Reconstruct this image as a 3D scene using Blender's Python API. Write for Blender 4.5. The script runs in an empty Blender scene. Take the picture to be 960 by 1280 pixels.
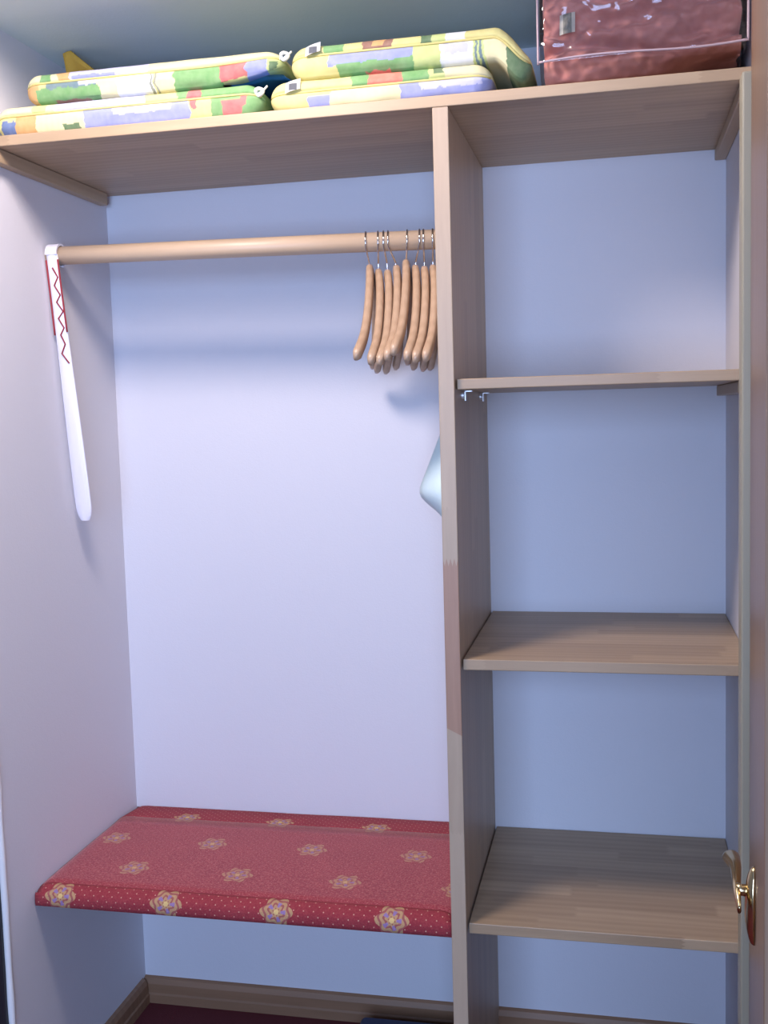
import bpy, bmesh, math, random
from mathutils import Vector, Matrix, noise

random.seed(7)
SC = bpy.context.scene
COL = SC.collection

# ------------------------------------------------------------------ camera
def set_camera():
    cd = bpy.data.cameras.new('camera'); co = bpy.data.objects.new('camera', cd); COL.objects.link(co)
    yaw, pit, rol = 0.2157, -0.0911, -0.0286
    R = Vector((math.cos(yaw), math.sin(yaw), 0)); F = Vector((-math.sin(yaw), math.cos(yaw), 0)); U = Vector((0, 0, 1))
    F2 = F*math.cos(pit) + U*math.sin(pit); U2 = -F*math.sin(pit) + U*math.cos(pit)
    R3 = R*math.cos(rol) + U2*math.sin(rol); U3 = -R*math.sin(rol) + U2*math.cos(rol)
    m = Matrix((( R3.x, U3.x, -F2.x, 1.1683), (R3.y, U3.y, -F2.y, -2.3799), (R3.z, U3.z, -F2.z, 1.4478), (0, 0, 0, 1)))
    co.matrix_world = m
    cd.sensor_fit = 'AUTO'; cd.sensor_width = 36.0; cd.lens = 1338.66/1280*36.0
    cd.clip_start = 0.02; cd.clip_end = 50
    SC.camera = co
set_camera()

# ------------------------------------------------------------------ world, lights, exposure
w = bpy.data.worlds.new('world'); SC.world = w; w.use_nodes = True
w.node_tree.nodes['Background'].inputs['Color'].default_value = (0.55, 0.65, 0.9, 1)
w.node_tree.nodes['Background'].inputs['Strength'].default_value = 0.2

def light(name, kind, loc, energy, color, **kw):
    l = bpy.data.lights.new(name, kind); l.energy = energy; l.color = color
    for k, v in kw.items(): setattr(l, k, v)
    o = bpy.data.objects.new(name, l); o.location = loc; COL.objects.link(o)
    return o
# lamp under the room ceiling, just in front of the closet
light('ceiling_bulb', 'POINT', (0.45, -1.06, 2.40), 50.0, (1.0, 0.86, 0.82), shadow_soft_size=0.14)
# bluish fill added behind the camera, standing in for an assumed window
a = light('added_fill', 'AREA', (0.95, -3.60, 1.45), 80.0, (0.42, 0.60, 1.0), shape='RECTANGLE', size=1.3, size_y=1.3)
a.rotation_euler = (math.radians(90), 0, 0)

SC.view_settings.view_transform = 'Standard'
SC.view_settings.look = 'None'
SC.view_settings.exposure = 0.13
SC.view_settings.gamma = 1.0
SC.view_settings.use_curve_mapping = False

# ------------------------------------------------------------------ node helpers
class NT:
    def __init__(s, name):
        s.m = bpy.data.materials.new(name); s.m.use_nodes = True
        s.t = s.m.node_tree; s.n = s.t.nodes; s.b = s.n['Principled BSDF']; s.out = s.n['Material Output']
    def node(s, typ, **kw):
        n = s.n.new(typ)
        for k, v in kw.items(): setattr(n, k, v)
        return n
    def link(s, a, b): s.t.links.new(a, b)
    def put(s, sock, v):
        if hasattr(v, 'is_linked'): s.link(v, sock)
        else: sock.default_value = v
    def math(s, op, a, b=0.0, c=0.0):
        n = s.node('ShaderNodeMath', operation=op)
        s.put(n.inputs[0], a); s.put(n.inputs[1], b); s.put(n.inputs[2], c)
        return n.outputs[0]
    def mix(s, f, a, b, blend='MIX'):
        n = s.node('ShaderNodeMix', data_type='RGBA', blend_type=blend)
        s.put(n.inputs[0], f); s.put(n.inputs[6], a); s.put(n.inputs[7], b)
        return n.outputs[2]
    def ramp(s, f, stops, interp='LINEAR'):
        n = s.node('ShaderNodeValToRGB'); r = n.color_ramp; r.interpolation = interp
        while len(r.elements) < len(stops): r.elements.new(0.5)
        for e, (p, c) in zip(r.elements, stops):
            e.position = p; e.color = (*c, 1) if len(c) == 3 else c
        s.put(n.inputs[0], f); return n.outputs[0]
    def coord(s, which='Object'): return s.node('ShaderNodeTexCoord').outputs[which]
    def sep(s, v):
        n = s.node('ShaderNodeSeparateXYZ'); s.link(v, n.inputs[0]); return n.outputs
    def comb(s, x, y, z=0.0):
        n = s.node('ShaderNodeCombineXYZ'); s.put(n.inputs[0], x); s.put(n.inputs[1], y); s.put(n.inputs[2], z); return n.outputs[0]
    def noise(s, v, scale, detail=3, rough=0.55, dist=0.0):
        n = s.node('ShaderNodeTexNoise'); s.link(v, n.inputs['Vector'])
        n.inputs['Scale'].default_value = scale; n.inputs['Detail'].default_value = detail
        n.inputs['Roughness'].default_value = rough; n.inputs['Distortion'].default_value = dist
        return n.outputs
    def white(s, v):
        n = s.node('ShaderNodeTexWhiteNoise', noise_dimensions='3D'); s.link(v, n.inputs['Vector']); return n.outputs
    def bump(s, h, strength, dist=0.002):
        n = s.node('ShaderNodeBump'); n.inputs['Strength'].default_value = strength; n.inputs['Distance'].default_value = dist
        s.link(h, n.inputs['Height']); s.link(n.outputs[0], s.b.inputs['Normal'])
    def set(s, **kw):
        for k, v in kw.items(): s.put(s.b.inputs[k.replace('_', ' ')], v)
        return s

def lin(r, g, b):
    f = lambda c: ((c/255+0.055)/1.055)**2.4 if c/255 > 0.04045 else c/255/12.92
    return (f(r), f(g), f(b), 1)

def plain(name, c, rough=0.6, metal=0.0, bump=0.0, bscale=300, **kw):
    t = NT(name); t.set(Base_Color=c, Roughness=rough, Metallic=metal, **kw)
    o = t.coord(); nz = t.noise(o, bscale, 2)
    if bump: t.bump(nz[0], bump, 0.001)
    v = t.noise(o, 9, 3)[0]
    t.put(t.b.inputs['Base Color'], t.mix(t.math('MULTIPLY', v, 0.16), c, (c[0]*0.75, c[1]*0.75, c[2]*0.75, 1)))
    return t.m

def plaster(name, c):
    t = NT(name); o = t.coord()
    n1 = t.noise(o, 230, 3, 0.6)[0]; n2 = t.noise(o, 70, 2)[0]; n3 = t.noise(o, 2.2, 3)[0]
    t.set(Roughness=0.9)
    t.put(t.b.inputs['Base Color'], t.mix(t.math('MULTIPLY', n3, 0.10), c, (c[0]*0.86, c[1]*0.86, c[2]*0.88, 1)))
    t.bump(t.math('ADD', n1, t.math('MULTIPLY', n2, 0.8)), 0.16, 0.002)
    return t.m

def wood(name, axis='X', dark=(144, 119, 92), light_=(196, 170, 138), stave=0.045, seg=0.42, rough=0.38, off=0.0, contrast=0.5, breaks=False):
    """edge-glued stave wood: rows of staves with finger joints, grain along the axis"""
    t = NT(name); o = t.coord(); X, Y, Z = t.sep(o)
    u, v, k = {'X': (X, Y, Z), 'Y': (Y, Z, X), 'Z': (Z, Y, X)}[axis]
    row = t.math('FLOOR', t.math('DIVIDE', t.math('ADD', v, off), stave))
    sh = t.white(t.comb(row, off*7+1.3, 0.5))[0]
    jag = t.math('MULTIPLY', t.math('PINGPONG', t.math('ADD', v, k), 0.0035), 2.2)
    us = t.math('ADD', t.math('DIVIDE', t.math('ADD', u, jag), seg), t.math('MULTIPLY', sh, 5.0))
    cell = t.math('FLOOR', us)
    rnd = t.white(t.comb(row, cell, off+2.7))
    sv = t.comb(t.math('MULTIPLY', u, 5.0), t.math('MULTIPLY', v, 70.0), t.math('MULTIPLY', k, 70.0))
    sv2 = t.node('ShaderNodeVectorMath', operation='ADD'); t.link(sv, sv2.inputs[0]); t.link(t.node('ShaderNodeVectorMath', operation='SCALE').outputs[0], sv2.inputs[1])
    sc = [n for n in t.n if n.type == 'VECT_MATH' and n.operation == 'SCALE'][0]
    t.link(rnd[1], sc.inputs[0]); sc.inputs['Scale'].default_value = 40
    g = t.noise(sv2.outputs[0], 1.0, 4, 0.6, 0.6)[0]
    cath = t.node('ShaderNodeTexWave', wave_type='BANDS', bands_direction='Y'); 
    sv3 = t.node('ShaderNodeVectorMath', operation='ADD')
    t.link(t.comb(t.math('MULTIPLY', u, 3.0), t.math('MULTIPLY', v, 26.0), t.math('MULTIPLY', k, 20.0)), sv3.inputs[0]); t.link(sc.outputs[0], sv3.inputs[1])
    t.link(sv3.outputs[0], cath.inputs['Vector']); cath.inputs['Scale'].default_value = 0.55; cath.inputs['Distortion'].default_value = 5.0; cath.inputs['Detail'].default_value = 2
    tone = t.math('ADD', t.math('MULTIPLY_ADD', rnd[0], 0.62*contrast, 0.31*(1-contrast)), t.math('ADD', t.math('MULTIPLY', g, 0.35), t.math('MULTIPLY', cath.outputs[1], 0.14)))
    c = t.ramp(tone, [(0.1, lin(*dark)), (0.95, lin(*light_))])
    if breaks:   # finger-jointed lipping on the front edge: a browner length of wood between two paler ones
        zj = t.math('ADD', Z, t.math('MULTIPLY', t.math('PINGPONG', X, 0.0035), 4.0))
        mid = t.math('MULTIPLY', t.math('LESS_THAN', zj, 1.186), t.math('GREATER_THAN', t.math('ADD', Z, t.math('MULTIPLY', X, 0.5)), 0.867))
        c = t.mix(t.math('MULTIPLY', mid, t.math('LESS_THAN', Y, -0.2400)), c, t.mix(g, lin(150, 114, 92), lin(182, 146, 122)))
    t.put(t.b.inputs['Base Color'], c); t.set(Roughness=t.math('ADD', rough, t.math('MULTIPLY', g, 0.15)))
    t.bump(g, 0.12, 0.0006)
    return t.m

# ------------------------------------------------------------------ mesh helpers
def obj(name, bm, mat=None, parent=None, smooth=False, origin=None):
    bmesh.ops.recalc_face_normals(bm, faces=bm.faces[:])
    if origin is not None: bmesh.ops.translate(bm, verts=bm.verts[:], vec=-Vector(origin))
    me = bpy.data.meshes.new(name); bm.to_mesh(me); bm.free()
    if smooth:
        for p in me.polygons: p.use_smooth = True
    o = bpy.data.objects.new(name, me); COL.objects.link(o)
    if mat is not None: me.materials.append(mat)
    if origin is not None: o.location = origin
    if parent is not None:
        o.parent = parent
        if origin is not None: o.location = Vector(origin) - parent.location
        else: o.location = -parent.location
    return o
def empty(name, loc):
    o = bpy.data.objects.new(name, None); o.location = loc; COL.objects.link(o); o.empty_display_size = 0.05; return o
def tag(o, label, cat, group=None):
    o['label'] = label; o['category'] = cat
    if group: o['group'] = group
    return o
def struct(o): o['kind'] = 'structure'; return o

def box(bm, x0, x1, y0, y1, z0, z1, bev=0.0, seg=2):
    r = bmesh.ops.create_cube(bm, size=1.0)
    vs = r['verts']
    for v in vs:
        v.co = Vector((x0 + (v.co.x+0.5)*(x1-x0), y0 + (v.co.y+0.5)*(y1-y0), z0 + (v.co.z+0.5)*(z1-z0)))
    if bev:
        es = list({e for v in vs for e in v.link_edges})
        bmesh.ops.bevel(bm, geom=es, offset=bev, segments=seg, affect='EDGES', profile=0.5)
    return bm
def nbox(*a, **k): return box(bmesh.new(), *a, **k)

def tube(bm, pts, rad, n=10, cap=True, flat=None):
    """swept tube; rad a number or a list; flat scales the section along its second axis"""
    pts = [Vector(p) for p in pts]; N = len(pts)
    rads = rad if isinstance(rad, (list, tuple)) else [rad]*N
    rings = []; prev = None
    for i, p in enumerate(pts):
        d = (pts[min(i+1, N-1)] - pts[max(i-1, 0)]).normalized()
        if prev is None:
            a_ = Vector((0, 0, 1)) if abs(d.z) < 0.9 else Vector((1, 0, 0))
            prev = (a_ - d*a_.dot(d)).normalized()
        else: prev = (prev - d*prev.dot(d)).normalized()
        q = d.cross(prev); ring = []
        for j in range(n):
            t = 2*math.pi*j/n
            ring.append(bm.verts.new(p + (prev*math.cos(t) + q*math.sin(t)*(flat or 1.0))*rads[i]))
        rings.append(ring)
    for i in range(N-1):
        for j in range(n):
            bm.faces.new((rings[i][j], rings[i][(j+1) % n], rings[i+1][(j+1) % n], rings[i+1][j]))
    if cap: bm.faces.new(rings[0][::-1]); bm.faces.new(rings[-1])
    return bm
def ntube(*a, **k): return tube(bmesh.new(), *a, **k)

def spline(pts, n=8):
    pts = [Vector(p) for p in pts]; out = []
    P = [pts[0]*2-pts[1]] + pts + [pts[-1]*2-pts[-2]]
    for i in range(1, len(P)-2):
        for s in range(n):
            t = s/n; a_, b_, c_, d_ = P[i-1], P[i], P[i+1], P[i+2]
            out.append(0.5*((2*b_) + (c_-a_)*t + (2*a_-5*b_+4*c_-d_)*t*t + (-a_+3*b_-3*c_+d_)*t**3))
    out.append(pts[-1]); return out
def ss(a_, b_, x):
    t = max(0, min(1, (x-a_)/(b_-a_))); return t*t*(3-2*t)

# ------------------------------------------------------------------ materials
WALL = plaster('white_plaster', (0.72, 0.71, 0.75, 1))
CEIL = plaster('ceiling_plaster', (0.72, 0.82, 0.83, 1))
ROOM = plaster('room_paint', (0.30, 0.30, 0.31, 1))
W_X = wood('beech_along_x', 'X', off=0.013)
W_X2 = wood('beech_shelf', 'X', off=0.31)
W_X3 = wood('beech_shelf_low', 'X', off=0.77)
W_Z = wood('beech_upright', 'Z', off=0.05, dark=(154, 132, 110), light_=(200, 178, 152), contrast=0.4, seg=0.6, breaks=True)
W_CL = wood('beech_cleat', 'Y', off=0.4, stave=0.2, seg=3)
W_ROD = wood('rod_wood', 'X', off=0.9, stave=0.3, seg=3, dark=(192, 162, 130), light_=(220, 194, 164), rough=0.35)
W_HANG = wood('hanger_wood', 'Z', off=0.2, stave=0.3, seg=3, dark=(156, 126, 98), light_=(194, 164, 136), rough=0.28)
W_BASE = wood('baseboard_wood', 'X', off=0.6, stave=0.3, seg=2.4, dark=(124, 92, 68), light_=(166, 126, 96), rough=0.45)
W_BASEZ = wood('baseboard_wood_side', 'Z', off=0.6, stave=0.3, seg=3, dark=(124, 92, 68), light_=(166, 126, 96), rough=0.45)
W_DOOR = wood('door_veneer', 'Z', off=0.15, stave=0.5, seg=4, dark=(112, 88, 70), light_=(138, 110, 88), rough=0.27)
W_JAMB = plain('jamb_paint', lin(166, 160, 140), 0.4)
DARK = plain('dark_casing', lin(34, 32, 38), 0.5)
BEAD = plain('white_bead', lin(240, 240, 240), 0.6, bump=0.5, bscale=60)
METAL = plain('chrome', (0.75, 0.75, 0.78, 1), 0.14, 1.0)
ZINC = plain('bright_zinc', (0.9, 0.9, 0.92, 1), 0.3, 0.5)
BRASS = plain('brass', (0.72, 0.55, 0.30, 1), 0.18, 1.0)
CARPET = plain('dark_red_carpet', lin(96, 30, 36), 0.95, bump=0.6, bscale=500)
NAVY = plain('navy_fabric', lin(38, 46, 82), 0.7, bump=0.4, bscale=400)
HORN = plain('white_plastic', lin(236, 232, 240), 0.32)
CORD = plain('red_cord', lin(150, 42, 50), 0.6)
TOWEL = plain('pale_cloth', lin(222, 240, 238), 0.9, bump=0.4, bscale=350)
OCHRE = plain('ochre_cloth', lin(206, 160, 62), 0.85, bump=0.4, bscale=350)
TEAL = plain('blue_cloth', lin(36, 110, 170), 0.6, bump=0.3, bscale=350)
WHITE_TIE = plain('white_tie', lin(228, 230, 222), 0.7)

# ------------------------------------------------------------------ setting
D = 0.4912            # depth of the closet fittings
XR = 1.394            # inner face of right wall
ZC = 2.216            # closet ceiling
Y0 = -0.575           # front end of left wall
struct(obj('wall_back', nbox(-0.12, XR+0.12, 0.0, 0.1, -0.05, 2.6), WALL))
struct(obj('wall_left', nbox(-0.12, 0.0, Y0, 0.0, 0.0, 2.5), WALL))
struct(obj('wall_right', nbox(XR, XR+0.1, -0.60, 0.0, 0.0, 2.5), WALL))
struct(obj('ceiling', nbox(0, XR, -0.66, 0.0, ZC, 2.5), CEIL))
struct(obj('ceiling', nbox(-1.3, 1.9, -3.75, -0.60, 2.5, 2.6), ROOM))
struct(obj('floor', nbox(-1.3, 1.9, -3.75, 0.0, -0.05, 0.0), CARPET))
struct(obj('wall_front_left', nbox(-1.3, -0.12, Y0, Y0+0.1, 0.0, 2.5), ROOM))
struct(obj('wall_front_right', nbox(XR+0.1, 1.9, -0.60, -0.5, 0.0, 2.5), ROOM))
struct(obj('wall_room_left', nbox(-1.4, -1.3, -3.75, Y0+0.1, 0.0, 2.6), ROOM))
struct(obj('wall_room_right', nbox(1.9, 2.0, -3.75, -0.5, 0.0, 2.6), ROOM))
bm = bmesh.new()                                    # rear wall, with an opening for the added window
box(bm, -1.3, 0.30, -3.85, -3.75, 0, 2.5); box(bm, 1.6, 1.9, -3.85, -3.75, 0, 2.5)
box(bm, 0.30, 1.6, -3.85, -3.75, 0, 0.8); box(bm, 0.30, 1.6, -3.85, -3.75, 2.1, 2.5)
struct(obj('wall_rear', bm, ROOM))
# dark casing on the front end of the left wall, white bead between
struct(obj('trim_1', nbox(-0.14, -0.007, Y0-0.022, Y0, 0.0, 2.2, bev=0.002), DARK))
pts = [(-0.0035+0.0012*noise.noise((0, 0, z*9.0)), Y0-0.006, z) for z in [i*0.03 for i in range(1, 72)]]
struct(obj('trim_2', ntube(pts, [0.0072+0.0016*noise.noise((3, 0, p[2]*14)) for p in pts], n=8), BEAD, smooth=True))
# baseboards with a sloped upper edge
def baseboard(name, path_fn, L, mat):
    prof = [(0, 0), (0.016, 0), (0.016, 0.022), (0.013, 0.026), (0.013, 0.048), (0.008, 0.060), (0.0, 0.064)]
    bm = bmesh.new(); rings = []
    for s in (0, L): rings.append([bm.verts.new(path_fn(s, d, z)) for d, z in prof])
    n = len(prof)
    for j in range(n): bm.faces.new((rings[0][j], rings[0][(j+1) % n], rings[1][(j+1) % n], rings[1][j]))
    bm.faces.new(rings[0]); bm.faces.new(rings[1][::-1])
    return struct(obj(name, bm, mat))
baseboard('baseboard_back', lambda s, d, z: (s, -d, z), XR, W_BASE)
bl = baseboard('baseboard_left', lambda s, d, z: (d, -0.017-s, z), 0.54, W_BASEZ)
baseboard('baseboard_right', lambda s, d, z: (XR-d, -0.017-s, z), 0.57, W_BASEZ)
# right jamb post and the open door
struct(obj('trim_3', nbox(1.3565, XR+0.002, -0.64, -0.601, 0.0, 1.945, bev=0.003), W_JAMB))

HX, HY, ANG = 1.369, -0.645, math.radians(6.0)
door = struct(empty('door_1', (HX, HY, 0.0))); door.rotation_euler = (0, 0, -ANG)
def dchild(name, bm, mat, parent=door, smooth=False):
    me = bpy.data.meshes.new(name); bmesh.ops.recalc_face_normals(bm, faces=bm.faces[:]); bm.to_mesh(me); bm.free()
    if smooth:
        for p in me.polygons: p.use_smooth = True
    me.materials.append(mat); o = bpy.data.objects.new(name, me); o.parent = parent; COL.objects.link(o); return o
# door space: face at x=0 looking -x, leaf runs to -y
dchild('door_leaf', nbox(0, 0.04, -0.96, 0.0, 0.012, 2.12, bev=0.003), W_DOOR)
hy, hz = -0.60, 0.938
bm = bmesh.new()          # domed oval backplate
bmesh.ops.create_uvsphere(bm, u_segments=28, v_segments=16, radius=1.0)
for v in bm.verts: v.co = Vector((-0.0005-0.0105*abs(v.co.x)**0.8*(1 if v.co.x < 0 else 0), hy + 0.016*v.co.y, hz-0.016 + 0.043*v.co.z))
dchild('backplate', bm, BRASS, smooth=True)
bm = bmesh.new()
tube(bm, [(-0.004, hy, hz), (-0.014, hy, hz), (-0.020, hy, hz+0.001)], [0.0070, 0.0060, 0.0065], n=16)
# wide curved grip reaching towards the hinge
path = spline([(-0.016, hy-0.024, hz-0.012), (-0.0185, hy, hz), (-0.020, hy+0.045, hz+0.004), (-0.0230, hy+0.070, hz+0.002), (-0.0262, hy+0.094, hz-0.002)], 8)
N = len(path)
for i, p in enumerate(path): pass
def ribbon(bm, path, hw, th, up=Vector((0, 0, 1)), n=10):
    rings = []
    M = len(path)
    for i, p in enumerate(path):
        d = (path[min(i+1, M-1)]-path[max(i-1, 0)]).normalized(); s = up.cross(d).normalized()
        u2 = d.cross(s); f = i/(M-1)
        w_ = hw(f); t_ = th(f)
        rings.append([bm.verts.new(p + u2*w_*math.cos(2*math.pi*j/n) + s*t_*math.sin(2*math.pi*j/n)) for j in range(n)])
    for i in range(M-1):
        for j in range(n): bm.faces.new((rings[i][j], rings[i][(j+1) % n], rings[i+1][(j+1) % n], rings[i+1][j]))
    bm.faces.new(rings[0]); bm.faces.new(rings[-1][::-1])
ribbon(bm, path, lambda f: (0.0050+0.0035*f)*(1-0.5*ss(0.9,1,f)), lambda f: (0.0020+0.0085*f)*(1-0.35*ss(0.9,1,f)), n=14)
dchild('lever_handle', bm, BRASS, smooth=True)
# unseen window frame, added behind the fill light to go with it
added_win = struct(empty('added_window_1', (0.95, -3.78, 0.8)))
bm = bmesh.new()
for x in (0.30, 0.93, 1.56): box(bm, x, x+0.04, -3.80, -3.76, 0.8, 2.1)
for z in (0.8, 2.06): box(bm, 0.30, 1.6, -3.80, -3.76, z, z+0.04)
obj('added_window_frame', bm, BEAD, added_win)

# ------------------------------------------------------------------ fixed boards
XD, T = 0.86, 0.028
ZS = 1.9745; ZST = 1.994
o = tag(obj('top_shelf', nbox(0.001, XR-0.001, -D, -0.001, ZS, ZST, bev=0.0015), W_X, origin=(0.7, -0.25, ZS)),
        'long birch-coloured wooden top shelf under the flowery cushions, spanning both bays', 'shelf')
o = tag(obj('divider_panel', nbox(XD, XD+T, -D, -0.001, 0.0, ZS-0.0005, bev=0.0015), W_Z, origin=(XD+T/2, -0.25, 0)),
        'tall pale wooden upright panel standing between the two bays', 'panel')
def strip(name, x, y0, y1, z0, z1, x1, label):
    return tag(obj(name, nbox(x, x1, y0, y1, z0, z1, bev=0.002), W_CL, origin=(x, (y0+y1)/2, z0)), label, 'shelf support')
strip('shelf_cleat', 0.0005, -0.485, -0.035, 1.947, ZS-0.0005, 0.021, 'wooden batten on the left wall holding the left end of the top shelf')
strip('shelf_cleat', 1.371, -0.47, -0.004, 1.952, ZS-0.0005, XR-0.0005, 'wooden batten on the right wall holding the right end of the top shelf')
DS = 0.4774
shelves = [(1.4874, 1.5064, W_X, 'upper right-bay shelf at eye level, seen from below on metal pins', 0.0),
           (0.9792, 0.9994, W_X2, 'middle right-bay wooden shelf, empty, above the brass door handle', 0.0),
           (0.4788, 0.4990, W_X3, 'lowest right-bay wooden shelf, empty, beside the door handle', 0.0)]
for z0, z1, m, lab, _ in shelves:
    s = tag(obj('bay_shelf', nbox(XD+T+0.003, XR-0.001, -DS, -0.002, z0, z1, bev=0.0015), m, origin=(XD+T, -0.24, z0)), lab, 'shelf', 'shelves of the right bay')
strip('shelf_cleat', 1.372, -0.44, -0.038, 1.466, 1.487, XR-0.0005, 'short wooden batten on the right wall under the upper right-bay shelf')
for y, lab in ((-0.40, 'front metal shelf pin under the upper right-bay shelf'), (-0.13, 'rear metal shelf pin under the upper right-bay shelf')):
    bm = bmesh.new()
    xf = XD+T
    tube(bm, [(xf, y, 1.478), (xf+0.004, y, 1.478)], 0.006, n=14)
    tube(bm, [(xf+0.003, y, 1.478), (xf+0.007, y, 1.478)], 0.0035, n=12)
    box(bm, xf+0.006, xf+0.0085, y-0.006, y+0.006, 1.468, 1.4865, bev=0.0006)
    box(bm, xf+0.006, xf+0.020, y-0.006, y+0.006, 1.4842, 1.4868, bev=0.0006)
    tag(obj('shelf_pin', bm, ZINC, origin=(xf, y, 1.468)), lab, 'shelf pin', 'metal pins under the upper right-bay shelf')

# ------------------------------------------------------------------ bench seat with upholstered cover
def bench_material(name, sheen, speck, dot):
    t = NT(name); U, V, _ = t.sep(t.coord('UV'))
    def lattice(ox, oy, cx, cy):
        px = t.math('SUBTRACT', t.math('FLOORED_MODULO', t.math('SUBTRACT', U, ox-cx/2), cx), cx/2)
        py = t.math('SUBTRACT', t.math('FLOORED_MODULO', t.math('SUBTRACT', V, oy-cy/2), cy), cy/2)
        return px, py
    def polar(px, py):
        r = t.math('SQRT', t.math('ADD', t.math('MULTIPLY', px, px), t.math('MULTIPLY', py, py)))
        return r, t.math('ARCTAN2', py, px)
    base = t.mix(t.noise(t.coord(), 14, 3)[0], lin(138, 38, 50), lin(160, 54, 62))
    fine = t.ramp(t.noise(t.coord(), 300, 2)[0], [(0.42, (0, 0, 0)), (0.68, (1, 1, 1))])
    base = t.mix(t.math('MULTIPLY', fine, speck), base, lin(186, 92, 88))
    dots = None
    for ox, oy in ((0, 0), (0.010, 0.010)):
        px, py = lattice(ox, oy, 0.020, 0.020); r, _a = polar(px, py)
        d = t.math('LESS_THAN', r, 0.0013); dots = d if dots is None else t.math('MAXIMUM', dots, d)
    col = t.mix(t.math('MULTIPLY', dots, dot), base, lin(224, 178, 150))
    for ox, oy in ((0.168, -0.085), (0.0575, -0.2285)):
        px, py = lattice(ox, oy, 0.229, 0.287); r, a_ = polar(px, py)
        edge = t.math('ADD', 0.0300, t.math('MULTIPLY', t.math('COSINE', t.math('MULTIPLY', a_, 6.0)), 0.0040))
        mask = t.math('LESS_THAN', r, edge)
        ring = t.math('GREATER_THAN', t.math('SINE', t.math('ADD', t.math('MULTIPLY', r, 560.0), t.math('MULTIPLY', t.math('SINE', t.math('MULTIPLY', a_, 6.0)), 1.6))), 0.25)
        inner = t.mix(ring, lin(196, 158, 112), lin(164, 96, 88))
        # six blue-lilac flowers around the middle
        pet = t.math('MULTIPLY', t.math('GREATER_THAN', t.math('COSINE', t.math('MULTIPLY', a_, 5.0)), 0.45),
                     t.math('MULTIPLY', t.math('GREATER_THAN', r, 0.009), t.math('LESS_THAN', r, 0.019)))
        inner = t.mix(pet, inner, lin(150, 128, 176))
        inner = t.mix(t.math('MULTIPLY', t.math('LESS_THAN', r, 0.005), 1.0), inner, lin(228, 200, 130))
        col = t.mix(t.math('MULTIPLY', mask, 0.62 if dot < 0.5 else 0.85), col, inner)
    t.put(t.b.inputs['Base Color'], col)
    t.set(Roughness=0.9, Sheen_Weight=sheen, Sheen_Roughness=0.45, Sheen_Tint=(1, 0.75, 0.75, 1))
    t.bump(fine, 0.4, 0.0012)
    return t.m
bench = tag(empty('bench_seat', (0.43, -0.24, 0.4694)), 'wall-to-panel bench seat covered in red fabric with golden medallions', 'bench')
prof = [(-0.001, 0.498), (-0.004, 0.503), (-0.05, 0.5075), (-0.086, 0.5115), (-0.098, 0.5125), (-0.14, 0.512), (-0.25, 0.5122), (-0.38, 0.5115), (-0.432, 0.510)]
for i in range(1, 8):
    t = i/7*math.pi/2; prof.append((-0.446-0.036*math.sin(t), 0.4865+0.0225*math.cos(t)))
prof += [(-0.4825, 0.478), (-0.481, 0.4708), (-0.476, 0.4694), (-0.46, 0.4694)]
arc = [0.0]
for p, q in zip(prof, prof[1:]): arc.append(arc[-1]+math.hypot(p[0]-q[0], p[1]-q[1]))
NX = 60; grid = []
for i in range(NX+1):
    x = 0.0015 + (XD-0.003)*i/NX; col_ = []
    for (y, z), s in zip(prof, arc):
        dz = 0.0012*noise.noise((x*6, y*9, 2.0)) if z > 0.49 else 0.0
        e = min(x, XD-x); dz -= 0.008*(1-ss(0, 0.022, e)) if z > 0.50 else 0.0
        col_.append(((x, y, z+dz), (x, -s)))
    grid.append(col_)
def zone(name, j0, j1, mat, ends=False):
    bm2 = bmesh.new(); uvl2 = bm2.loops.layers.uv.new('UVMap'); V = {}
    def gv(i, j):
        if (i, j) not in V: V[i, j] = bm2.verts.new(grid[i][j][0])
        return V[i, j]
    for i in range(NX):
        for j in range(j0, j1):
            q = [(i, j), (i+1, j), (i+1, j+1), (i, j+1)]
            f = bm2.faces.new([gv(*k) for k in q])
            for l, (a, b) in zip(f.loops, q): l[uvl2].uv = (grid[a][b][1][0], grid[a][b][1][1] - (0.028 if name == 'front_roll' else 0))
    for f in bm2.faces:
        f.normal_update()
    me = bpy.data.meshes.new(name); bm2.to_mesh(me); bm2.free()
    for p in me.polygons: p.use_smooth = True
    me.materials.append(mat)
    o = bpy.data.objects.new(name, me); COL.objects.link(o); o.parent = bench; o.location = -bench.location
    md = o.modifiers.new('thickness', 'SOLIDIFY'); md.thickness = 0.0015; md.offset = 0
    return o
FAB = bench_material('red_medallion_fabric', 0.32, 0.9, 0.3)
FABD = bench_material('red_medallion_fabric_darker', 0.02, 0.25, 0.75)  # same pattern with less sheen and speckle, stronger dots
zone('fabric_cover', 4, 9, FAB)
zone('back_strip', 0, 4, FABD)['label'] = 'darker strip of the red fabric along the back wall'
zone('front_roll', 9, len(prof)-1, FABD)['label'] = 'darker rolled front edge of the red fabric'
obj('seat_board', nbox(0.002, XD-0.002, -0.47, -0.002, 0.4700, 0.4860), W_X, bench)

# ------------------------------------------------------------------ rod
RY = -0.28
def rodz(x): return 1.7995 - 0.0165*x/0.86
rod = tag(obj('clothes_rail', ntube([(0.001, RY, rodz(0)), (0.3, RY, rodz(0.3)), (XD-0.001, RY, rodz(XD-0.001))], 0.0188, n=28), W_ROD, smooth=True, origin=(0.43, RY, 1.775)),
          'round pale wooden clothes rail running across the left bay', 'clothes rail')
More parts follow.
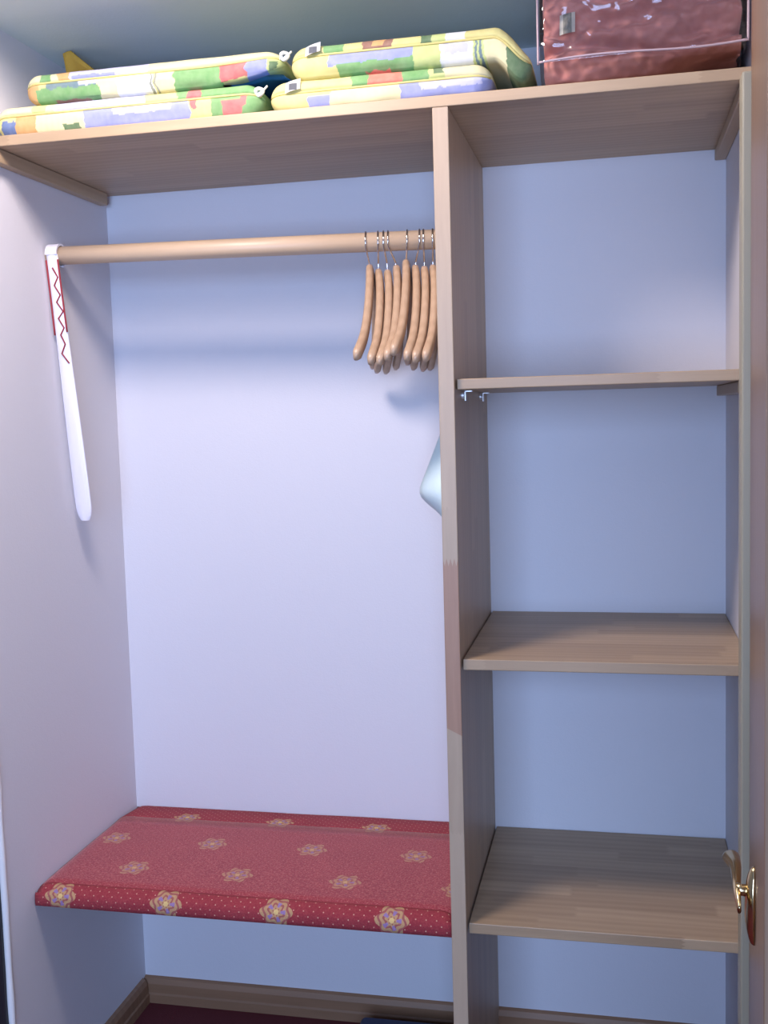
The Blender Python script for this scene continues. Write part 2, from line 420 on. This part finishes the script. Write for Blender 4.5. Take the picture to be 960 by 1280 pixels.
# ------------------------------------------------------------------ hangers
def hanger_body():
    bm = bmesh.new(); pts = []; hw = []; th = []
    n = 40
    for i in range(n+1):
        s = -1 + 2*i/n; a_ = abs(s)
        y = s*0.205
        z = -0.066 - 0.172*(0.62*a_**1.35 + 0.38*ss(0.05, 0.8, a_)) + 0.006*(1-ss(0, 0.2, a_))
        x = -0.015*(a_**1.7) + 0.006*math.sin(math.pi*a_)
        pts.append(Vector((x, y, z))); 
        e = 1-ss(0.955, 1.0, a_)*0.45
        hw.append((0.0155 - 0.004*a_)*e); th.append((0.0076+0.0006*a_)*e)
    rings = []
    for i, p in enumerate(pts):
        d = (pts[min(i+1, n)]-pts[max(i-1, 0)]).normalized(); s_ = Vector((1, 0, 0)); s_ = (s_-d*s_.dot(d)).normalized(); u = d.cross(s_)
        ring = []
        for j in range(14):
            t = 2*math.pi*j/14; ct, st = math.cos(t), math.sin(t)
            f = lambda c: math.copysign(abs(c)**0.7, c)
            ring.append(bm.verts.new(p + u*hw[i]*f(ct) + s_*th[i]*f(st)))
        rings.append(ring)
    for i in range(n):
        for j in range(14): bm.faces.new((rings[i][j], rings[i][(j+1) % 14], rings[i+1][(j+1) % 14], rings[i+1][j]))
    bm.faces.new(rings[0]); bm.faces.new(rings[-1][::-1])
    return bm
HANG = [  # hook x, body x, drop, angle
    (0.688, 0.693, 0.000, 8.6, 'leftmost'), (0.712, 0.711, -0.009, 11.0, 'second from left'),
    (0.723, 0.729, -0.011, 10.5, 'third from left'), (0.7325, 0.747, -0.003, 9.4, 'fourth from left'),
    (0.771, 0.7665, 0.007, 7.4, 'highest-hanging, fifth from left'), (0.795, 0.785, -0.004, 9.0, 'sixth from left'),
    (0.803, 0.803, -0.007, 8.2, 'seventh from left'), (0.821, 0.820, -0.005, 8.6, 'rightmost')]
body_me = None
for hx, bx, dz, ang, lab in HANG:
    zc = rodz(hx) + 0.0188 - 0.0205
    root = tag(empty('coat_hanger', (hx, RY, zc)), 'wooden coat hanger with steel hook on the rail, %s of the row' % lab if lab[0] != 'h' else
               'wooden coat hanger with steel hook, highest hanging, fifth from left on the rail', 'coat hanger', 'wooden coat hangers on the rail')
    root.rotation_euler = (0, 0, math.radians(ang))
    ca, sa = math.cos(math.radians(ang)), math.sin(math.radians(ang))
    dx = bx-hx
    if body_me is None:
        body = dchild('hanger_body', hanger_body(), W_HANG, parent=root, smooth=True); body_me = body
    else:
        body = body_me.copy(); COL.objects.link(body); body.parent = root
    body.location = (dx, 0, dz+0.004)
    r = 0.0218
    pts = [(0, r*math.cos(math.radians(t)), r*math.sin(math.radians(t))) for t in range(-25, 201, 15)]
    pts += [(dx*0.35, -0.0150, -0.0215), (dx*0.75, -0.004, -0.0345), (dx*0.9, 0.0, -0.042), (dx, 0.0, -0.060+dz+0.004)]
    # the hook sits on the top of the rail
    hook = dchild('hook', ntube(spline(pts, 3), 0.0018, n=8), METAL, parent=root, smooth=True)
bm = None

# ------------------------------------------------------------------ shoehorn hung on the rail
hr = tag(empty('shoehorn', (0.030, RY, 1.80)), 'long white shoehorn with red zigzag lacing hooked over the left end of the rail', 'shoehorn')
def hornpt(s, wx):   # s from 0 (top, front of rail) to 1 (bottom); wx across
    top = Vector((0.018, RY-0.0235, 1.800)); bot = Vector((0.036, RY+0.024, 1.236))
    p = top.lerp(bot, s); p.y -= 0.0*s
    w_ = 0.0125 + 0.0055*ss(0.05, 0.9, s)
    if s > 0.94: w_ *= math.sqrt(max(0.02, 1-((s-0.94)/0.062)**2*0.75))
    p.x += wx*w_
    p.y += -0.004*(1-wx*wx)*0 + 0.0045*wx*wx
    return p
bm = bmesh.new(); NS, NW = 60, 8
def blade(offset):
    g = []
    for i in range(NS+1):
        g.append([bm.verts.new(hornpt(i/NS, -1+2*j/NW) + Vector((0, offset, 0))) for j in range(NW+1)])
    return g
g1, g2 = blade(0.0), blade(0.003)
for g in (g1, g2):
    for i in range(NS):
        for j in range(NW): bm.faces.new((g[i][j], g[i][j+1], g[i+1][j+1], g[i+1][j]))
for i in range(NS):
    for j in (0, NW): bm.faces.new((g1[i][j], g1[i+1][j], g2[i+1][j], g2[i][j]))
for j in range(NW):
    bm.faces.new((g1[NS][j], g1[NS][j+1], g2[NS][j+1], g2[NS][j])); bm.faces.new((g1[0][j], g1[0][j+1], g2[0][j+1], g2[0][j]))
obj('blade', bm, HORN, hr, smooth=False)
bm = bmesh.new()   # crook over the rail: a wide band
bandp = []
for i in range(25):
    t = math.radians(180 - i*262/24); bandp.append((math.cos(t), math.sin(t)))
rr = [[], [], [], []]
for c, s in bandp:
    for k, (rad, x) in enumerate(((0.0202, 0.0045), (0.0202, 0.0305), (0.0245, 0.0305), (0.0245, 0.0045))):
        rr[k].append(bm.verts.new((x, RY+rad*c, rodz(0.02)+rad*s)))
for i in range(24):
    for k in range(4): bm.faces.new((rr[k][i], rr[k][i+1], rr[(k+1) % 4][i+1], rr[(k+1) % 4][i]))
bm.faces.new([rr[k][0] for k in range(4)]); bm.faces.new([rr[k][-1] for k in range(4)][::-1])
obj('crook', bm, HORN, hr)
for wx, s0, s1 in ((-1.22, 0.02, 0.295), (1.0, 0.02, 0.285)):
    bm = ntube([hornpt(s0+(s1-s0)*i/12, wx)+Vector((0, -0.0015, 0)) for i in range(13)], 0.0020, n=8)
    obj('edge_cord', bm, CORD, hr, smooth=True)
zz = [(0.06, 0.05), (0.10, 0.72), (0.135, 0.0), (0.175, 0.75), (0.205, 0.05), (0.245, 0.85), (0.275, 0.0), (0.315, 0.68), (0.345, 0.05), (0.385, 0.55), (0.425, -0.15), (0.468, 0.75)]
zz = [(0.050+(s-0.06)*0.86, w_) for s, w_ in zz]
obj('lacing', ntube([hornpt(s, w_)+Vector((0, -0.0020, 0)) for s, w_ in zz], 0.0016, n=8), CORD, hr)

# ------------------------------------------------------------------ cloth on the hidden side of the divider
bm = bmesh.new(); rows = []
for i in range(29):
    f = i/28; z = 1.462 - 0.215*f
    dep = 0.010 + 0.062*min(1.0, f/0.70)*(1-0.80*ss(0.74, 1.0, f))
    half = 0.018 + 0.085*ss(0, 0.8, f)
    row = []
    for j in range(33):
        t = -1+2*j/32
        x = XD-0.002 - dep*max(0.0, 1-t*t)**0.6 - 0.006*f*(0.5+0.5*math.sin(t*11+f*2))*max(0, 1-t*t)
        row.append(bm.verts.new((x, -0.275 + t*half, z - 0.018*f*(1-abs(t)))))
    rows.append(row)
for i in range(28):
    for j in range(32): bm.faces.new((rows[i][j], rows[i][j+1], rows[i+1][j+1], rows[i+1][j]))
o = tag(obj('cloth', bm, TOWEL, smooth=True, origin=(XD-0.01, -0.275, 1.25)), 'pale white cloth peeking out left of the upright panel below the hangers', 'cloth')
md = o.modifiers.new('thickness', 'SOLIDIFY'); md.thickness = 0.002; md.offset = -1

# ------------------------------------------------------------------ cushions on the top shelf
Y_ = (216, 204, 104); PY = (222, 212, 152); GR = (84, 158, 72); DG = (44, 104, 48); PB = (122, 134, 206); LI = (182, 184, 222); RD = (206, 56, 72)
OR = (222, 88, 60); WH = (222, 226, 228); OC = (214, 150, 52); BR = (140, 72, 56); BL = (38, 88, 160); YG = (190, 206, 104); GY = (120, 128, 120); TQ = (62, 110, 130)
COLMAT = NT('flowery_print')
_a = COLMAT.node('ShaderNodeAttribute', attribute_name='print')
_f = COLMAT.noise(COLMAT.coord(), 60, 4)[0]
_mx = COLMAT.mix(COLMAT.math('MULTIPLY', _f, 0.25), _a.outputs['Color'], (0.80, 0.78, 0.55, 1))
COLMAT.put(COLMAT.b.inputs['Base Color'], _mx); COLMAT.set(Roughness=0.85)
_sp = COLMAT.sep(COLMAT.coord())
_qu = COLMAT.math('SINE', COLMAT.math('MULTIPLY', COLMAT.math('ADD', _sp[0], COLMAT.math('MULTIPLY', _f, 0.006)), 520.0))
COLMAT.bump(COLMAT.math('ADD', COLMAT.math('MULTIPLY', _qu, 0.3), _f), 0.25, 0.0012)
COLMAT = COLMAT.m
PIPE = plain('yellow_piping', lin(204, 190, 120), 0.8)

def cushion(label, x0, x1, yf, yb, zbot, ztop, seam, patches_main, patches_top, px0, px1, lift=lambda x: 0.0, squash=lambda x: 1.0, er=0.034):
    """rounded box cushion; front runs at y=yf; a pinched seam at height fraction seam; colours printed from patch lists in photo columns"""
    root = tag(empty('seat_cushion', ((x0+x1)/2, (yf+yb)/2, zbot)), label, 'cushion', 'flowery seat cushions on the top shelf')
    h = ztop-zbot; NXc, NP = 420, 44
    # profile around the section: start at back bottom, along the bottom to the front, up, along the top to the back
    r = h/2; prof = []
    ny = 6
    for i in range(ny): prof.append((yb + (yf+r*0.9-yb)*i/ny, 0.0))
    for i in range(NP+1):
        t = -math.pi/2 + math.pi*i/NP
        ct, st = math.cos(t), math.sin(t)
        cc = math.copysign(abs(ct)**0.62, ct); s_ = math.copysign(abs(st)**0.8, st)
        zz_ = 0.5+0.5*s_
        pinch = 0.0045*math.exp(-((zz_-seam)/0.055)**2)
        prof.append((yf + r*0.9 - r*0.9*cc + pinch, zz_))
    for i in range(1, ny+1): prof.append((yf+r*0.9 + (yb-yf-r*0.9)*i/ny, 1.0))
    bm = bmesh.new(); lay = bm.verts.layers.float_color.new('print'); cols = []
    for i in range(NXc+1):
        u = i/NXc; x = x0 + (x1-x0)*u
        e = min(u, 1-u)*(x1-x0) if u > 0.5 else u*(x1-x0)*er/0.034
        k = 1.0 if e > er else math.sqrt(max(0.0, 1-((er-e)/er)**2))
        ks = 0.10+0.90*k
        px = px0 + (px1-px0)*u
        lst = []
        for j, (y, f) in enumerate(prof):
            yy = y + (1-k)*0.030*(1 if y < (yf+yb)/2 else -1)
            hh = h*squash(x)
            nz = 0.0022*noise.noise((x*17, y*9+f*3, zbot*11))
            zz_ = zbot + lift(x) + hh*(0.5 + (f-0.5)*ks) 
            v = bm.verts.new((x, yy + nz, zz_ + (nz*0.8 if f > 0.1 else 0)))
            # colour
            jx = px + 4.0*noise.noise((px*0.06, f*4.0, zbot*50)) + 1.4*noise.noise((px*0.2, f*11.0, 3.0))
            jf = f + 0.07*noise.noise((px*0.12, f*4.0, 9.0))
            plist = patches_top if f > seam else patches_main
            c = Y_
            for a0, a1, f0, f1, cc in plist:
                if a0 <= jx < a1 and f0 <= jf <= f1: c = cc
            L = lin(*c); m_ = sum(L[:3])/3; v[lay] = [0.88*(0.82*q+0.18*m_) for q in L[:3]]+[1]; lst.append(v)
        cols.append(lst)
    n = len(prof)
    for i in range(NXc):
        for j in range(n): bm.faces.new((cols[i][j], cols[i][(j+1) % n], cols[i+1][(j+1) % n], cols[i+1][j]))
    bm.faces.new(cols[0]); bm.faces.new(cols[-1][::-1])
    obj('cover', bm, COLMAT, root, smooth=True)
    pts = []
    for i in range(61):
        u = 0.01+0.98*i/60; x = x0+(x1-x0)*u; e = min(u, 1-u)*(x1-x0) if u > 0.5 else u*(x1-x0)*er/0.034; k = 1.0 if e > er else math.sqrt(max(0, 1-((er-e)/er)**2))
        pts.append((x, yf + 0.0030 + (1-k)*0.030 + 0.0012*noise.noise((x*20, 1, 1)), zbot+lift(x)+h*squash(x)*(0.5+(seam-0.5)*(0.1+0.9*k))))
    obj('piping', ntube(pts, 0.0022, n=6), PIPE, root, smooth=True)
    return root
A = 9.9
ul = cushion('yellow flowery cushion lying on the left stack, with orange cloth corner behind it', 0.068, 0.585, -0.470, -0.06, 2.0535, 2.109, 0.64,
    [(0, 48, -1, 2, OC), (44, 126, -1, 0.45, GR), (66, 112, -1, 0.06, BR), (58, 142, 0.42, 2, TQ), (100, 150, 0.45, 2, LI), (126, 152, -1, 2, PY), (150, 196, -1, 2, WH), (192, 195, -1, 2, GY), (198, 201, -1, 2, GY), (201, 224, -1, 2, PY),
     (222, 284, -1, 2, GR), (280, 314, 0.12, 2, RD), (313, 340, -1, 2, PB), (338, 362, -1, 2, YG), (341, 350, 0.1, 0.5, DG)],
    [(0, 50, -1, 2, PY), (50, 64, -1, 2, GR), (64, 74, -1, 2, PY), (73, 90, -1, 2, OC), (88, 192, -1, 2, LI), (92, 150, -1, 0.8, PB), (190, 365, -1, 2, PY)], 25, 356,
    lift=lambda x: 0.016*ss(0.44, 0.585, x), squash=lambda x: 1-0.30*ss(0.44, 0.585, x))
ll = cushion('yellow flowery cushion at bottom of the left stack, with blue tulip at its left end', 0.004, 0.545, -0.474, -0.05, 1.9945, 2.0525, 0.66,
    [(-40, 12, -1, 2, Y_), (8, 28, 0.05, 0.5, BL), (26, 56, -1, 2, OC), (52, 116, -1, 2, PY), (86, 106, -1, 0.25, DG), (113, 245, -1, 2, PB), (150, 220, 0.4, 2, LI), (243, 272, -1, 2, Y_), (245, 252, 0.35, 2, RD), (268, 330, -1, 2, GR), (281, 304, 0.0, 0.55, RD), (304, 311, 0.3, 0.7, RD)],
    [(-40, 78, -1, 2, PY), (48, 66, -1, 2, YG), (75, 192, -1, 2, LI), (190, 232, -1, 2, Y_), (228, 330, -1, 2, GR), (240, 256, -1, 2, RD)], -4, 328)
ur = cushion('yellow flowery cushion atop the right stack, dark green end drooping beside the bedding bag', 0.597, 1.030, -0.472, -0.06, 2.0500, 2.108, 0.66,
    [(340, 415, -1, 2, Y_), (412, 545, 0.28, 2, PB), (424, 524, -1, 0.34, GR), (460, 492, -1, 0.05, OR), (520, 560, -1, 2, YG), (556, 597, -1, 2, WH), (560, 590, 0.3, 0.6, LI), (597, 612, -1, 2, YG), (600, 603, -1, 2, TQ), (606, 609, -1, 2, TQ), (612, 640, -1, 2, PY), (638, 700, -1, 2, DG)],
    [(340, 406, -1, 2, Y_), (405, 432, -1, 2, GR), (430, 458, -1, 2, Y_), (456, 498, -1, 2, BR), (470, 486, 0.75, 2, OC), (496, 532, -1, 2, Y_), (530, 546, -1, 2, DG), (544, 562, -1, 2, YG), (560, 588, -1, 2, WH), (588, 700, -1, 2, Y_)], 358, 668,
    lift=lambda x: -0.050*ss(0.966, 1.020, x), squash=lambda x: 1+0.36*ss(0.966, 1.015, x), er=0.060)
lr = cushion('yellow flowery cushion at bottom of the right stack, with orange-red flower on its top edge', 0.556, 0.962, -0.474, -0.05, 1.9945, 2.0495, 0.58,
    [(300, 392, -1, 2, Y_), (388, 424, -1, 0.4, PB), (420, 518, -1, 2, PY), (514, 650, -1, 2, PB), (540, 620, 0.32, 2, LI)],
    [(300, 452, -1, 2, Y_), (448, 474, -1, 2, GR), (470, 517, -1, 2, OR), (515, 552, -1, 2, GR), (550, 572, -1, 2, YG), (558, 571, 0.75, 2, DG), (570, 660, -1, 2, PY)], 332, 632)
def knot(parent, c, strands):
    bm = bmesh.new()
    tube(bm, spline([Vector(c)+Vector((0.007*math.cos(t), -0.003+0.003*math.sin(2*t), 0.006*math.sin(t))) for t in [i*0.9 for i in range(8)]], 4), 0.0032, n=8)
    for s in strands: tube(bm, spline([Vector(c), Vector(c)+Vector(s)*0.5+Vector((0, -0.003, -0.003)), Vector(c)+Vector(s)], 5), 0.0020, n=6)
    obj('tie', bm, WHITE_TIE, parent, smooth=True)
knot(ul, (0.590, -0.462, 2.094), [(-0.018, 0.012, 0.002), (0.010, 0.006, 0.010)])
knot(ll, (0.540, -0.462, 2.036), [(-0.03, 0.010, 0.008), (0.012, 0.006, 0.012)])
TAGM = NT('care_tag'); TAGM.set(Roughness=0.7)
_o = TAGM.sep(TAGM.coord('Generated'))
_in = TAGM.math('MULTIPLY', TAGM.math('LESS_THAN', TAGM.math('ABSOLUTE', TAGM.math('SUBTRACT', _o[0], 0.52)), 0.26), TAGM.math('LESS_THAN', TAGM.math('ABSOLUTE', TAGM.math('SUBTRACT', _o[2], 0.42)), 0.24))
TAGM.put(TAGM.b.inputs['Base Color'], TAGM.mix(_in, lin(228, 228, 226), lin(120, 124, 132)))
TAGM = TAGM.m
def care_tag(parent, x, y, z, w_, h_, tilt, mat=None):
    bm = bmesh.new(); n = 6; g = []
    for i in range(n+1):
        g.append([bm.verts.new((x + (i/n-0.5)*w_ + 0.1*tilt*(j-0.5)*h_, y - 0.003*math.sin(math.pi*i/n) + j*0.004, z + (j-0.5)*h_ + tilt*(i/n-0.5)*w_)) for j in (0, 1)])
    for i in range(n): bm.faces.new((g[i][0], g[i+1][0], g[i+1][1], g[i][1]))
    bmesh.ops.solidify(bm, geom=bm.faces[:], thickness=0.0008)
    t = obj('care_tag', bm, mat or TAGM, parent); t['label'] = 'small white sewn-in care tag'
care_tag(ur, 0.645, -0.4755, 2.098, 0.028, 0.017, 0.28)
care_tag(lr, 0.606, -0.4765, 2.038, 0.028, 0.019, 0.22)

# blue cloth in the gap between the two upper cushions
bm = bmesh.new(); g = []
for i in range(25):
    u = i/24; x = 0.47 + 0.118*u; row = []
    for j in range(13):
        v = j/12; y = -0.466 + 0.16*v + 0.006*math.sin(u*5)
        z = 2.0540 + 0.0085*ss(0.15, 0.85, u) + 0.0025*math.sin(v*9+u*4)*ss(0.6, 0.95, u) + 0.004*v*ss(0.5, 0.9, u)
        row.append(bm.verts.new((x, y, z)))
    g.append(row)
for i in range(24):
    for j in range(12): bm.faces.new((g[i][j], g[i+1][j], g[i+1][j+1], g[i][j+1]))
bmesh.ops.solidify(bm, geom=bm.faces[:], thickness=0.003)
tag(obj('folded_cloth', bm, TEAL, smooth=True, origin=(0.53, -0.38, 2.054)), 'blue cloth squeezed between the two left cushions by the white knot', 'cloth')

# ochre cloth corner standing up behind the upper left cushion
bm = bmesh.new(); g = []
for i in range(17):
    u = i/16; row = []
    for j in range(9):
        v = j/8
        top = 2.2125 - 0.004*(1-ss(0,0.1,u)) - 0.096*max(0.0,(u-0.12)/0.88)**0.95 ; bot = 2.1095
        x = 0.055 + 0.135*u - 0.010*(1-v); z = bot + max(0.0, (top-bot))*v
        y = -0.285 + 0.05*(1-v) + 0.010*math.sin(u*6+v*2) + 0.03*u
        row.append(bm.verts.new((x, y, z)))
    g.append(row)
for i in range(16):
    for j in range(8): bm.faces.new((g[i][j], g[i+1][j], g[i+1][j+1], g[i][j+1]))
bmesh.ops.remove_doubles(bm, verts=bm.verts[:], dist=0.0002)
bmesh.ops.solidify(bm, geom=bm.faces[:], thickness=0.004)
tag(obj('orange_cloth', bm, OCHRE, smooth=True, origin=(0.12, -0.27, 2.11)), 'ochre cloth corner sticking up on the upper left cushion', 'cloth')

# ------------------------------------------------------------------ bedding in a clear plastic bag
def quilt_mat():
    t = NT('terracotta_quilt'); o = t.coord()
    n = t.noise(o, 15, 3)[0]; f = t.noise(o, 500, 2)[0]
    t.put(t.b.inputs['Base Color'], t.mix(n, lin(178, 112, 100), lin(208, 146, 130)))
    t.set(Roughness=0.85, Sheen_Weight=0.3, Sheen_Tint=(1, 0.7, 0.65, 1)); t.bump(t.math('ADD', n, t.math('MULTIPLY', f, 0.3)), 0.3, 0.003)
    return t.m
bag = tag(empty('bedding_bag', (1.215, -0.26, 1.9945)), 'terracotta bedding in a clear plastic bag at right end of the top shelf', 'bag')
BX0, BX1, BY0, BY1, BZ0, BZ1 = 1.040, 1.386, -0.472, -0.07, 1.9955, 2.2085
def soft_box(x0, x1, y0, y1, z0, z1, nx, nz, front, r=0.03, ny=14):
    """closed lump: for every x a section loop, front(u,f) pushes the front face"""
    bm = bmesh.new(); cols = []
    loop = []
    for i in range(ny): loop.append((1-i/ny, 0.0))          # bottom, back to front
    for i in range(nz): loop.append((0.0, i/nz))            # front, up
    for i in range(ny): loop.append((i/ny, 1.0))            # top
    for i in range(nz): loop.append((1.0, 1-i/nz))          # back
    for i in range(nx+1):
        u = i/nx; col_ = []
        for v, f in loop:
            x = x0+(x1-x0)*u; y = y0+(y1-y0)*v; z = z0+(z1-z0)*f
            p = Vector((x, y, z))
            c = Vector((min(max(x, x0+r), x1-r), min(max(y, y0+r), y1-r), min(max(z, z0+r), z1-r)))
            d = p-c
            if d.length > r: p = c + d.normalized()*r
            if v < 0.5: p += front(u, f, v)*(1-v*2)
            col_.append(bm.verts.new(p))
        cols.append(col_)
    n = len(loop)
    for i in range(nx):
        for j in range(n): bm.faces.new((cols[i][j], cols[i][(j+1) % n], cols[i+1][(j+1) % n], cols[i+1][j]))
    bm.faces.new(cols[0]); bm.faces.new(cols[-1][::-1])
    return bm
def seamf(u): return 0.185 + 0.03*u      # front seam height as a fraction
def rise(u, f):                          # the bag bottom rises to the right in front
    return Vector((0, 0.055*(1-ss(0, 0.21, f))*(0.35+0.65*u), 0.03*(1-ss(0.0, 0.2, f))*ss(0.55, 1.0, u)))
def qfront(u, f, v):
    p = rise(u, f)*0.9
    fold = 0.014*math.sin(f*26+2.2*math.sin(u*5)+noise.noise((u*4, f*3, 0))*3)*ss(0.2, 0.35, f)
    wr = 0.010*noise.noise((u*9, f*10, 1.0)) + 0.006*noise.noise((u*22, f*18, 5.0))
    crease = 0.020*math.exp(-((f-seamf(u)-0.09-0.05*math.sin(u*7))/0.035)**2)
    return p + Vector((0, 0.012+fold*0.7+wr+crease, 0))
obj('quilt', soft_box(BX0+0.004, BX1-0.004, BY0+0.004, BY1-0.006, BZ0+0.002, BZ1-0.005, 120, 90, qfront, 0.022), quilt_mat(), bag, smooth=True)
def plastic():
    t = NT('clear_plastic'); n = t.n
    tr = t.node('ShaderNodeBsdfTransparent'); tr.inputs[0].default_value = (0.95, 0.95, 0.97, 1)
    gl = t.node('ShaderNodeBsdfGlossy'); gl.inputs['Roughness'].default_value = 0.06; gl.inputs['Color'].default_value = (1, 1, 1, 1)
    fr = t.node('ShaderNodeFresnel'); fr.inputs['IOR'].default_value = 1.5
    b = t.node('ShaderNodeBump'); b.inputs['Strength'].default_value = 0.7; b.inputs['Distance'].default_value = 0.006
    o = t.coord(); w1 = t.noise(o, 16, 2, 0.45, 0.5)[0]; t.link(w1, b.inputs['Height'])
    t.link(b.outputs[0], gl.inputs['Normal']); t.link(b.outputs[0], fr.inputs['Normal'])
    mx = t.node('ShaderNodeMixShader'); t.link(t.math('MULTIPLY', fr.outputs[0], 0.9), mx.inputs[0]); t.link(tr.outputs[0], mx.inputs[1]); t.link(gl.outputs[0], mx.inputs[2])
    t.link(mx.outputs[0], t.out.inputs['Surface']); n.remove(t.b)
    return t.m
def bfront(u, f, v):
    s = seamf(u)
    p = rise(u, f)
    sg = 0.010*ss(s+0.02, s+0.12, f)*math.sin(math.pi*min(1, max(0, (f-s)/(1-s))))
    return p + Vector((0, sg*0.4 + 0.004*noise.noise((u*14, f*12, 8.0))*ss(s, s+0.05, f) - 0.004*math.exp(-((f-s)/0.03)**2), 0))
obj('clear_bag', soft_box(BX0, BX1, BY0-0.004, BY1, BZ0, BZ1, 120, 90, bfront, 0.018), plastic(), bag, smooth=True)
SEAM = plain('bag_seam', lin(180, 156, 158), 0.35)
def onfront(u, f):
    p = Vector((BX0+(BX1-BX0)*u, BY0-0.005, BZ0+(BZ1-BZ0)*f)); return p + bfront(u, f, 0)
def seampts(fu):
    return spline([onfront(u, seamf(u)+0.02*math.sin(u*6)*0.8) for u in [0.012+0.976*i/16 for i in range(17)]], 3)
obj('bag_seam', ntube(seampts(0), 0.0020, n=8), SEAM, bag, smooth=True)
for xs, u in ((BX0+0.002, 0.0), (BX1-0.002, 1.0)):
    obj('bag_seam', ntube(spline([(xs, BY0+0.001+0.002*math.sin(f*9), BZ0+(BZ1-BZ0)*f) for f in (seamf(u), 0.35, 0.5, 0.7, 0.93)], 5), 0.0020, n=8), SEAM, bag, smooth=True)
BTAG = NT('bedding_tag'); BTAG.set(Roughness=0.6)
_o = BTAG.sep(BTAG.coord('Generated'))
_in = BTAG.math('LESS_THAN', BTAG.math('ABSOLUTE', BTAG.math('SUBTRACT', _o[0], 0.5)), 0.27)
_nz = BTAG.noise(BTAG.coord('Generated'), 7, 2)[0]
BTAG.put(BTAG.b.inputs['Base Color'], BTAG.mix(_in, lin(226, 224, 206), BTAG.mix(_nz, lin(120, 116, 104), lin(206, 202, 182))))
care_tag(bag, 1.092, BY0+0.0015, 2.098, 0.026, 0.034, 0.15, BTAG.m)

# ------------------------------------------------------------------ dark blue thing on the floor
tag(obj('storage_bag', nbox(0.583, XD-0.004, -0.34, -0.10, 0.0005, 0.0715, bev=0.012, seg=4), NAVY, smooth=True, origin=(0.72, -0.22, 0)),
    'flat dark blue bag with a rounded corner on the floor under the red bench', 'bag')
